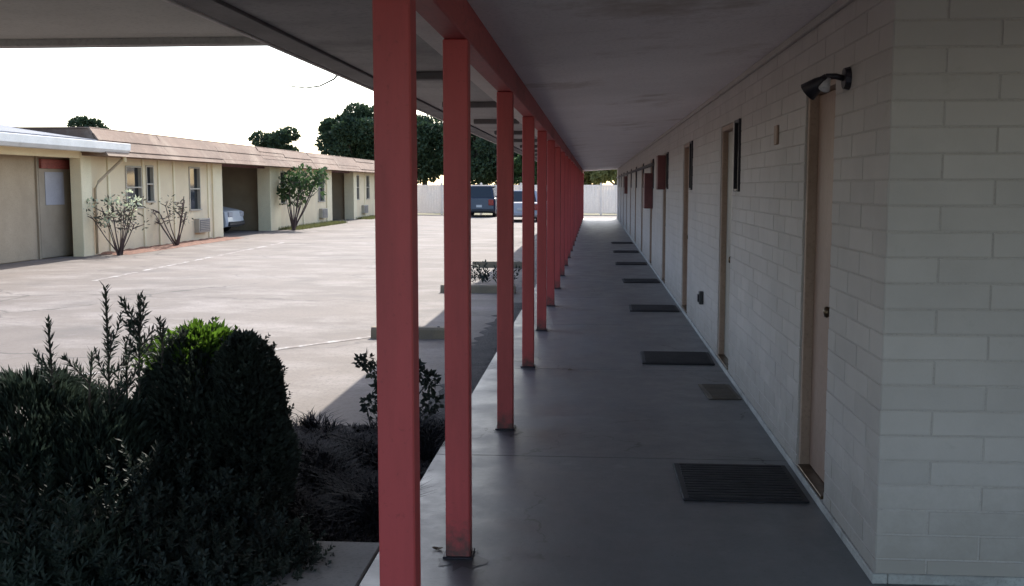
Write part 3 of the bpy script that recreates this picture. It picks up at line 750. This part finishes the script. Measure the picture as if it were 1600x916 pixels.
# sparse small shrub behind the nearest post
rnd = random.Random(25); lf, st = MB(), MB(); bx = (-1.36, 7.5, GZ)
for (px, py, n) in ((565,570,70),(580,585,40),(572,640,60),(590,615,50),(585,655,40),(655,590,60),(668,600,60),(672,635,50),(660,655,40),(640,580,40),(620,560,50),(610,600,60),(630,640,60)):
    e = pxpt(px, py, 7.45+rnd.uniform(-0.12, 0.12)); mid = Vector((bx[0]+(e.x-bx[0])*0.45, 7.5, GZ+(e.z-GZ)*0.6))
    st.tube([(bx[0], bx[1], GZ), mid, e], [0.010, 0.007, 0.003], 5, False)
    leafball(lf, e, (0.055, 0.06, 0.05), n, 0.055, 0.032, rnd)
finish('sparse_shrub', bx, [('crown', lf, M['leaf_dark'], False), ('stems', st, M['bark'], False)], 'small sparse dark shrub growing right behind the nearest red post', 'shrub')
# little grass tuft at far wheel stop
rnd = random.Random(26); lf, st = MB(), MB(); bx = (-1.82, 18.3, GZ)
for _ in range(40):
    a = rnd.uniform(0, 6.28); r_ = rnd.random()**0.5
    shoot(lf, None, (bx[0]+math.cos(a)*0.45*r_, bx[1]+math.sin(a)*0.6*r_, GZ+0.05), (math.cos(a)*0.5, math.sin(a)*0.5, 1), rnd.uniform(0.15, 0.4), 0.10, 0.03, 0.03, rnd)
finish('low_shrub', bx, [('crown', lf, M['leaf_dark'], False)], 'low dark shrub beyond the second wheel stop, beside third red post', 'shrub')

# ------------------------------------------------------------------ far side motel wing
FX = -12.4
wg = empty('motel_wing', (FX, 44, 0)); tag(wg, 'long pale yellow motel wing with brown mansard roof across the lot', 'building')
class Wg(MB):
    def build(s, name, m, parent=None, smooth=False):
        s.v = [(a-FX, b-44, c) for a, b, c in s.v]; return link(name, s.mesh(name, m, smooth), parent if parent is not None else wg)
W0, W1 = 26.4, 62.0
def wall_with_holes(y0, y1, holes, z0, z1, x0=FX-0.2, x1=FX):
    mb = Wg(); y = y0
    for a, b, za, zb in sorted(holes):
        mb.box(x0, x1, y, a, z0, z1); mb.box(x0, x1, a, b, z0, za); mb.box(x0, x1, a, b, zb, z1); y = b
    mb.box(x0, x1, y, y1, z0, z1); return mb
def fy(px): return 20584.0/(928-px)
wholes1 = [(27.45, 28.45, 1.0, 2.15), (28.75, 29.25, 1.15, 2.18), (31.9, 32.8, 0.85, 2.2)]
wholes2 = [(41.35, 42.1, 0.9, 2.2), (47.2, 48.3, 0.9, 2.2)]
wholes3 = [(54.9, 55.6, 0.9, 2.2), (57.4, 58.2, 0.9, 2.2), (59.6, 60.4, 0.9, 2.2)]
for (a, b, h) in ((W0, 34.0, wholes1), (40.9, 49.1, wholes2), (54.6, W1, wholes3)):
    wall_with_holes(a, b, h, GZ-0.1, 2.55).build('wall', M['yellow'])
    for (wa, wb, za, zb) in h:
        f = Wg(); t_ = 0.045
        f.box(FX-0.10, FX+0.025, wa, wa+t_, za, zb); f.box(FX-0.10, FX+0.025, wb-t_, wb, za, zb)
        f.box(FX-0.10, FX+0.027, wa+t_, wb-t_, zb-t_, zb); f.box(FX-0.10, FX+0.045, wa+t_-0.08, wb-t_+0.08, za, za+t_)
        f.box(FX-0.09, FX+0.018, wa+t_, wb-t_, (za+zb)/2-0.02, (za+zb)/2+0.02)
        fo = f.build('window', M['window_frame'])
        Wg().box(FX-0.075, FX-0.07, wa+t_, wb-t_, za+t_, zb-t_).build('pane', M['glass'], fo)
        Wg().box(FX-0.16, FX-0.13, wa+0.01, wb-0.01, za, zb).build('curtain', M['curtain'], fo)
for px0, px1 in ((320, 335), (413, 430), (505, 513), (548, 553)):
    a, b = fy(px0), fy(px1); Wg().box(FX-0.45, FX+0.05, a, b, GZ-0.05, 2.5, 0.01).build('pillar', M['yellow_trim'])
for yy in (26.45, 28.55, 29.6, 30.7, 33.5, 44.7, 57.0, 61.6):
    Wg().box(FX-0.01, FX+0.035, yy-0.06, yy+0.06, GZ-0.05, 2.5, 0.006).build('pilaster', M['yellow_trim'])
# carports: back and side walls, ceilings
for a, b in ((34.0, 40.9), (49.1, 54.6)):
    Wg().box(FX-6.6, FX-6.4, a, b, GZ-0.1, 2.55).build('carport_back_wall', M['brown_wall'])
    Wg().box(FX-6.4, FX-0.21, a, a+0.12, GZ-0.1, 2.55).build('carport_side_wall', M['brown_wall'])
    Wg().box(FX-6.4, FX-0.21, b-0.12, b, GZ-0.1, 2.55).build('carport_side_wall', M['brown_wall'])
    Wg().box(FX-0.35, FX-0.15, a+0.7 if a < 40 else a+0.4, b-0.9 if a < 40 else b-0.4, 2.28, 2.54).build('carport_beam', M['maroon'])
# air conditioners through the wall
for a in (32.25, 47.35, 56.2):
    ac = Wg().box(FX-0.1, FX+0.16, a, a+0.95, 0.16, 0.60, 0.01).build('air_conditioner', M['window_frame'])
    Wg().box(FX+0.16, FX+0.168, a+0.06, a+0.89, 0.20, 0.56).build('grille', M['ac_grille'], ac)
    for k in range(6): Wg().box(FX+0.1685, FX+0.18, a+0.07, a+0.88, 0.225+k*0.055, 0.24+k*0.055).build('slat', M['window_frame'], ac)
# mansard of overlapping shingle bays
ys = [25.0, 28.9, 33.2, 37.6, 40.6, 44.4, 48.6, 53.2, 57.6, 62.3]
rm = random.Random(8)
for a, b in zip(ys[:-1], ys[1:]):
    nrow = 5; mz0, mz1 = 2.34, 2.98
    for r_ in range(nrow):
        za = mz0+(mz1-mz0)*r_/nrow; zb = mz0+(mz1-mz0)*(r_+1)/nrow+0.02
        xo = FX+0.72-0.42*r_/nrow; xi = FX+0.72-0.42*(r_+1)/nrow
        j = rm.uniform(-0.015, 0.015)
        Wg().add([(xo+j, a+0.004, za), (xo+j, b-0.004, za), (xi-0.02+j, b-0.004, zb), (xi-0.02+j, a+0.004, zb),
                  (xo-0.05+j, a+0.004, za), (xo-0.05+j, b-0.004, za), (xi-0.07+j, b-0.004, zb), (xi-0.07+j, a+0.004, zb)],
                 [(0,1,2,3),(7,6,5,4),(0,4,5,1),(3,2,6,7),(0,3,7,4),(1,5,6,2)]).build('shingle_course', M['shingle'])
Wg().prism([(FX+0.64,2.345),(FX+0.22,2.985),(FX-8,2.985),(FX-8,2.56),(FX-0.2,2.56),(FX-0.2,2.345)], 1, 25.03, 62.25).build('roof', M['shingle'])
Wg().box(FX-8, FX+0.26, 25.0, 62.3, 2.99, 3.03, 0.01).build('roof_cap', M['shingle'])
Wg().box(FX-8, FX-7.8, 26.4, 62, GZ-0.1, 2.55).build('rear_wall', M['yellow'])
Wg().box(FX-8, FX-0.21, 61.8, 62.0, GZ-0.1, 2.55).build('end_wall', M['yellow'])

# ---- annex with white gutter and door alcove
an = empty('motel_annex', (FX, 20, 0)); tag(an, 'low yellow annex with white gutter and brown door alcove at left edge', 'building')
class An(MB):
    def build(s, name, m, parent=None, smooth=False):
        s.v = [(a-FX, b-20, c) for a, b, c in s.v]; return link(name, s.mesh(name, m, smooth), parent if parent is not None else an)
An().box(FX-0.2, FX, 25.0, 26.38, GZ-0.1, 2.6).build('wall', M['yellow'])
An().box(FX-0.25, FX+0.03, 24.96, 25.5, GZ-0.05, 2.42, 0.01).build('pillar', M['yellow_trim'])
An().box(FX-0.2, FX+0.02, 10, 24.95, 2.28, 2.6).build('header', M['yellow_trim'])
An().box(FX-0.75, FX-0.55, 10, 26.3, GZ-0.1, 2.6).build('alcove_wall', M['brown_wall'])
An().box(FX-0.55, FX-0.2, 26.1, 26.2, GZ-0.1, 2.6).build('alcove_side_wall', M['brown_wall'])
An().box(FX-0.55, FX-0.2, 10, 26.1, 2.55, 2.6).build('alcove_ceiling', M['brown_wall'])
An().box(FX-0.55, FX-0.505, 23.88, 23.95, GZ, 2.4).build('door_post', M['brown_door'])
dd = An().box(FX-0.55, FX-0.50, 23.96, 25.95, GZ+0.02, 2.3, 0.004).build('door', M['brown_door'])
An().box(FX-0.498, FX-0.485, 24.22, 25.1, 1.16, 1.94, 0.004).build('pane', M['grey_pane'], dd)
An().box(FX-0.50, FX-0.44, 23.99, 25.35, 2.02, 2.24, 0.004).build('sign_board', M['sign_red'])
An().box(FX-0.55, FX-0.51, 21.2, 23.7, GZ+0.02, 2.3, 0.004).build('door', M['brown_wall'])
An().prism([(FX+0.42,2.65),(FX+0.42,2.45),(FX+0.50,2.41),(FX+0.62,2.42),(FX+0.69,2.50),(FX+0.70,2.66),(FX+0.67,2.67),(FX+0.65,2.58)], 1, 10, 26.3).build('gutter', M['white_metal'])
An().box(FX-0.2, FX+0.415, 10, 26.35, 2.44, 2.47, 0.003).build('soffit', M['yellow_trim'])
An().prism([(FX+0.45,2.66),(FX+0.45,2.72),(FX-3.6,3.30),(FX-8,3.30),(FX-8,2.66)], 1, 10, 26.36).build('roof', M['roof_grey'])
An().box(FX-3.62, FX-3.5, 10, 26.37, 3.23, 3.36, 0.005).build('ridge_trim', M['roof_grey'])
An().tube([(FX+0.56, 26.2, 2.42), (FX+0.50, 26.25, 2.30), (FX+0.10, 25.72, 1.72), (FX+0.06, 25.6, 1.55), (FX+0.06, 25.58, GZ+0.03)], 0.035, 8).build('downspout', M['brown_wall'], smooth=True)
An().tube([(FX+0.56, 26.2, 2.44), (FX+0.55, 26.25, 2.22)], 0.05, 8).build('downspout_outlet', M['yellow_trim'], smooth=True)
An().box(FX-8, FX-7.8, 10, 26.3, GZ-0.1, 2.65).build('rear_wall', M['yellow'])

# ------------------------------------------------------------------ shrubs along the far wing
def branchy(base, H, spread, n, seed, leafm, lab, flower=None, leafn=26, L=0.16, W=0.07, lean=(0,0), name='shrub', rad=0.17, trunk=0.05):
    rnd = random.Random(seed); lf, st, fl = MB(), MB(), MB(); b = Vector(base)
    for i in range(n):
        a = 6.28*i/n+rnd.uniform(-0.4, 0.4); r_ = spread*rnd.uniform(0.35, 1); h = H*rnd.uniform(0.55, 1.0)
        e = b+Vector((math.cos(a)*r_+lean[0]*h, math.sin(a)*r_+lean[1]*h, h))
        m1 = b+Vector((math.cos(a)*r_*0.5+lean[0]*h*0.45, math.sin(a)*r_*0.5+lean[1]*h*0.45, h*0.45))
        st.tube([b+Vector((rnd.uniform(-.05,.05), rnd.uniform(-.05,.05), 0)), m1, e], [trunk, trunk*0.55, 0.012], 5, False)
        for q in range(3):
            f = rnd.uniform(0.45, 1.0); p = m1+(e-m1)*f; e2 = p+Vector((rnd.uniform(-1,1), rnd.uniform(-1,1), rnd.uniform(0, 0.8)))*0.28*H/1.6
            st.tube([p, e2], [0.014, 0.007], 4, False)
            leafball(lf, e2, (rad, rad, rad*0.8), leafn, L, W, rnd, shell=0.2)
            if flower and rnd.random() < 0.28: leafball(fl, e2+Vector((0.08,-0.05,0.08)), (0.12,0.12,0.08), 14, 0.10, 0.08, rnd)
    finish(name, base, [('crown', lf, leafm, False), ('branches', st, M['stem_red'], False), ('blossom', fl, M['petal'], False)], lab, 'shrub', 'shrubs along the far wing')
branchy((-11.75, 25.55, GZ), 1.35, 0.62, 12, 31, M['leaf_grey'], 'flowering shrub with white blossom beside the downspout', flower=True, leafn=8, L=0.12, W=0.05, trunk=0.022)
branchy((-11.8, 29.3, GZ), 1.45, 0.75, 11, 32, M['leaf_grey'], 'thin bare-looking shrub on the red mulch below the windows', leafn=5, L=0.11, W=0.04, trunk=0.022)
branchy((-11.65, 40.6, GZ), 2.15, 0.75, 12, 33, M['leaf_green'], 'tall leaning green shrub between the two carports', leafn=24, L=0.22, W=0.10, lean=(0.12, 0.16), name='leaning_shrub', rad=0.26, trunk=0.035)
# grass strip by the wing
rnd = random.Random(34); gm = MB()
for _ in range(9000):
    yy = rnd.uniform(40.9, 61.5); x = rnd.uniform(-12.35, -11.5) if not (49.2 < yy < 54.5) else None
    if x is None: continue
    a = rnd.uniform(0, 6.28); L = rnd.uniform(0.06, 0.16); p = Vector((x, yy, GZ)); s_ = Vector((-math.sin(a), math.cos(a), 0))*0.012
    gm.add([p-s_, p+s_, p+Vector((math.cos(a)*0.05, math.sin(a)*0.05, L))], [(0,1,2)])
tag(gm.build('grass_strip', M['grass']), 'short dry grass strip along the far wing wall', 'grass', kind='stuff')

# ------------------------------------------------------------------ white fence closing the lot
fn = empty('white_fence', (-4.5, 64, GZ)); tag(fn, 'white panel fence closing the far end of the lot', 'fence')
x = -14.0
while x < 5.0:
    MB().box(x-0.065+4.5, x+0.065+4.5, -0.065, 0.065, 0, 1.86, 0.01).build('fence_post', M['white_fence'], fn)
    MB().prism([(x-0.08+4.5, 1.861), (x+0.08+4.5, 1.861), (x+4.5, 1.93)], 1, -0.08, 0.08).build('post_cap', M['white_fence'], fn)
    for zz in (0.10, 1.68): MB().box(x+0.066+4.5, x+2.33+4.5, -0.025, 0.025, zz, zz+0.11, 0.004).build('rail', M['white_fence'], fn)
    for k in range(14):
        xx = x+0.07+k*0.162
        MB().box(xx+4.5, xx+0.156+4.5, -0.011, 0.011, 0.212, 1.678, 0.002).build('board', M['white_fence'], fn)
    x += 2.4

# ------------------------------------------------------------------ vehicles
def car(loc, rz, paint, lab, L=4.5, Wd=1.8, H=1.5, suv=False, cat='car'):
    root = empty('parked_car', (loc[0], loc[1], GZ), rz); h = L/2
    belt = 0.62*H; cl = 0.2
    low = [(-h, 0.36), (-h+0.04, cl+0.04), (-h+0.25, cl), (h-0.25, cl), (h-0.03, cl+0.06), (h, 0.40), (h-0.05, belt*0.78), (h-0.25, belt*0.84), (h-1.25 if not suv else h-1.0, belt*0.98), (-h+0.5, belt), (-h+0.08, belt*0.95)]
    bm = bmesh.new()
    def loft(prof, stations):
        rings = []
        for yy, sx, dz in stations:
            rings.append([bm.verts.new((x*sx, yy, z+dz)) for x, z in prof])
        n = len(prof)
        for a, b in zip(rings[:-1], rings[1:]):
            for i in range(n): bm.faces.new((a[i], a[(i+1) % n], b[(i+1) % n], b[i]))
        bm.faces.new(rings[0][::-1]); bm.faces.new(rings[-1])
    w2 = Wd/2
    loft(low, [(-w2, 0.955, 0), (-w2+0.10, 0.985, 0.015), (-w2*0.45, 1.0, 0.03), (w2*0.45, 1.0, 0.03), (w2-0.10, 0.985, 0.015), (w2, 0.955, 0)])
    bmesh.ops.recalc_face_normals(bm, faces=bm.faces)
    me = bpy.data.meshes.new('body'); bm.to_mesh(me); bm.free(); me.materials.append(paint); body = link('body', me, root)
    r0, r1 = (-h+0.12, -h+0.35) if suv else (-h+0.55, -h+1.15)
    f1, f0 = (h-1.85, h-1.05) if suv else (h-2.1, h-1.25)
    def cab(inset, z0, z1, s):
        a = w2-0.06; b = w2-0.22
        return [(r0, -a, z0), (f0, -a, z0), (f0, a, z0), (r0, a, z0), (r1, -b, z1), (f1, -b, z1), (f1, b, z1), (r1, b, z1)]
    v = cab(0, belt-0.02, H, 1)
    F = [(0,3,2,1),(4,5,6,7),(0,1,5,4),(1,2,6,5),(2,3,7,6),(3,0,4,7)]
    rf = MB().add(v, F); rfo = rf.build('cabin', paint, root)
    def pane(i, parent, m0=0.10, m1=0.14):
        q = [Vector(v[k]) for k in F[i]]; c = sum(q, Vector())/4; nrm = (q[1]-q[0]).cross(q[2]-q[0]).normalized()
        if nrm.dot(c-Vector((0,0,H*0.6))) < 0: nrm = -nrm
        MB().add([c+(k-c)*0.86+nrm*0.012 for k in q], [(0,1,2,3)]).build('window', M['glass'], parent)
    for i in (2, 3, 4, 5): pane(i, rfo)
    for sx in (-1, 1):
        for sy in (-1, 1):
            wx = sx*(h-0.85); rr = 0.34 if suv else 0.31
            wh = empty('wheel', (wx, sy*(w2-0.10), rr)); wh.parent = root
            MB().tube([(0,-0.11,0),(0,-0.09,0),(0,0.09,0),(0,0.11,0)], [rr-0.04, rr, rr, rr-0.04], 20).build('tyre', M['tyre'], wh, True)
            MB().tube([(0,sy*0.08,0),(0,sy*0.118,0)], [rr*0.62, rr*0.55], 14).build('rim', M['rim'], wh)
    for sy in (-1, 1):
        MB().box(h-0.12, h-0.015, sy*(w2-0.32)-0.2, sy*(w2-0.32)+0.2, belt*0.60, belt*0.78, 0.02).build('headlight', M['lamp_glass'], root)
        MB().box(-h-0.004, -h+0.10, sy*(w2-0.24)-0.14, sy*(w2-0.24)+0.14, belt*0.62, belt*0.92, 0.02).build('tail_light', M['tail'], root)
        MB().box(f0-0.30, f0-0.16, sy*(w2+0.06)-0.09, sy*(w2+0.06)+0.09, belt+0.02, belt+0.16, 0.02).build('mirror', paint, root)
    MB().box(-h-0.03, -h+0.12, -w2+0.08, w2-0.08, 0.30, 0.46, 0.03).build('bumper', M['plastic'] if suv else paint, root)
    MB().box(h-0.10, h+0.02, -w2+0.10, w2-0.10, 0.28, 0.44, 0.03).build('bumper', M['plastic'], root)
    MB().box(-h-0.012, -h+0.02, -0.16, 0.16, 0.55, 0.68, 0.004).build('number_plate', M['plate'], root)
    tag(root, lab, cat, 'parked cars')
car((-15.25, 38.0), 0, M['car_white'], 'white car nosing out of the far wing carport', 4.5, 1.85, 1.62, True)
car((-6.35, 60.9), R(90), M['car_blue'], 'dark blue van-like car parked by the white fence behind second post', 4.5, 1.8, 1.72, True)
car((-3.5, 53.0), R(90), M['car_silver'], 'silver car parked beyond the third red post', 4.5, 1.8, 1.5)
car((-9.3+14.5-8.0, 58.5), R(90), M['car_white'], 'white car glimpsed between the fourth and fifth red posts', 4.5, 1.75, 1.45)

# ------------------------------------------------------------------ trees behind
def tree(base, H, rad, seed, leafm, lab, nclump=34, per=170, L=0.34, W=0.2, trunk=0.22, name='tree', low=0.35, group='trees behind the roofs'):
    rnd = random.Random(seed); lf, st = MB(), MB(); b = Vector(base); tz = H*0.42
    st.tube([b, b+Vector((rnd.uniform(-.2,.2), rnd.uniform(-.2,.2), tz*0.5)), b+Vector((0,0,tz)), b+Vector((0.2,0,H*0.8))], [trunk*1.3, trunk, trunk*0.8, trunk*0.25], 9)
    for i in range(nclump):
        v = rvec(rnd); zc = low*H+(H*(1-low))*0.5; rz = H*(1-low)*0.5
        rr = rnd.uniform(0.35, 0.86)
        c = b+Vector((v.x*rad*rr, v.y*rad*rr, zc+v.z*rz*rr)); cr = rad*rnd.uniform(0.13, 0.36)
        s0 = b+Vector((0,0,tz*rnd.uniform(0.7, 1.3)))
        st.tube([s0, s0+(c-s0)*0.5+Vector((0,0,0.2)), c], [trunk*0.4, trunk*0.22, 0.03], 5, False)
        leafball(lf, c, (cr, cr, cr*0.75), int(per*1.9), L, W, rnd, shell=0.45)
    finish(name, base, [('trunk', st, M['bark'], False), ('crown', lf, leafm, False)], lab, 'tree', group)
tree((-38.8, 80, GZ), 7.2, 1.9, 41, M['leaf_tree'], 'small green treetop peeking over the grey annex roof', 22, 150)
tree((-24.4, 80, GZ), 6.5, 1.95, 42, M['leaf_tree'], 'rounded dark tree above the middle of the brown mansard roof', 30, 190)
tree((-17.3, 78, GZ), 7.7, 3.0, 43, M['leaf_tree'], 'largest dark tree rising left of the nearest red post', 46, 240)
tree((-12.6, 79, GZ), 7.2, 3.2, 44, M['leaf_tree'], 'dark tree behind white fence between first and second red posts', 40, 220, low=0.2)
tree((-8.2, 77, GZ), 7.6, 3.2, 45, M['leaf_tree'], 'dark tree behind the blue car, between second and third posts', 36, 200, low=0.2)
tree((-4.6, 76, GZ), 5.2, 2.2, 46, M['leaf_green'], 'lit green tree behind the silver car', 26, 170, low=0.2)
tree((-1.2, 76, GZ), 5.0, 2.2, 47, M['leaf_olive'], 'olive green tree above the fence at left of the walkway end', 28, 170, low=0.2)
tree((1.6, 74, GZ), 4.6, 1.9, 48, M['leaf_olive'], 'yellowish tree above the fence at right of the walkway end', 26, 170, low=0.2)

# ------------------------------------------------------------------ loose cable and litter
pts = [(-1.66, 6.9, 2.33), (-1.70, 6.92, 2.295), (-1.80, 6.95, 2.255), (-1.90, 6.97, 2.245), (-2.0, 6.98, 2.258), (-2.07, 7.0, 2.285)]
co = MB().tube([(a+1.66, b-6.9, c-2.33) for a, b, c in pts], [0.006, 0.0055, 0.005, 0.0045, 0.004, 0.002], 6).build('loose_cable', M['cable'], smooth=True); co.location = (-1.66, 6.9, 2.33)
tag(co, 'thin loose dark cable drooping from the soffit edge against the sky', 'cable')
rnd = random.Random(50)
for i, (x, yy) in enumerate(((-0.68, 4.53), (-0.2, 9.2))):
    mb = MB(); vs = []; n = 8
    for k in range(n):
        a = 6.28*k/n; vs.append((math.cos(a)*0.026, math.sin(a)*0.018, 0.003+0.006*abs(math.cos(a))))
    vs.append((0, 0, 0.004)); mb.add(vs, [(k, (k+1) % n, n) for k in range(n)])
    o = mb.build('dead_leaf', M['dead_leaf']); o.location = (x, yy, 0.001); o.rotation_euler = (0, 0, rnd.uniform(0, 6))
    tag(o, ['curled dead leaf on the walkway beside the second red post', 'curled dead leaf lying in the middle of the walkway'][i], 'leaf')
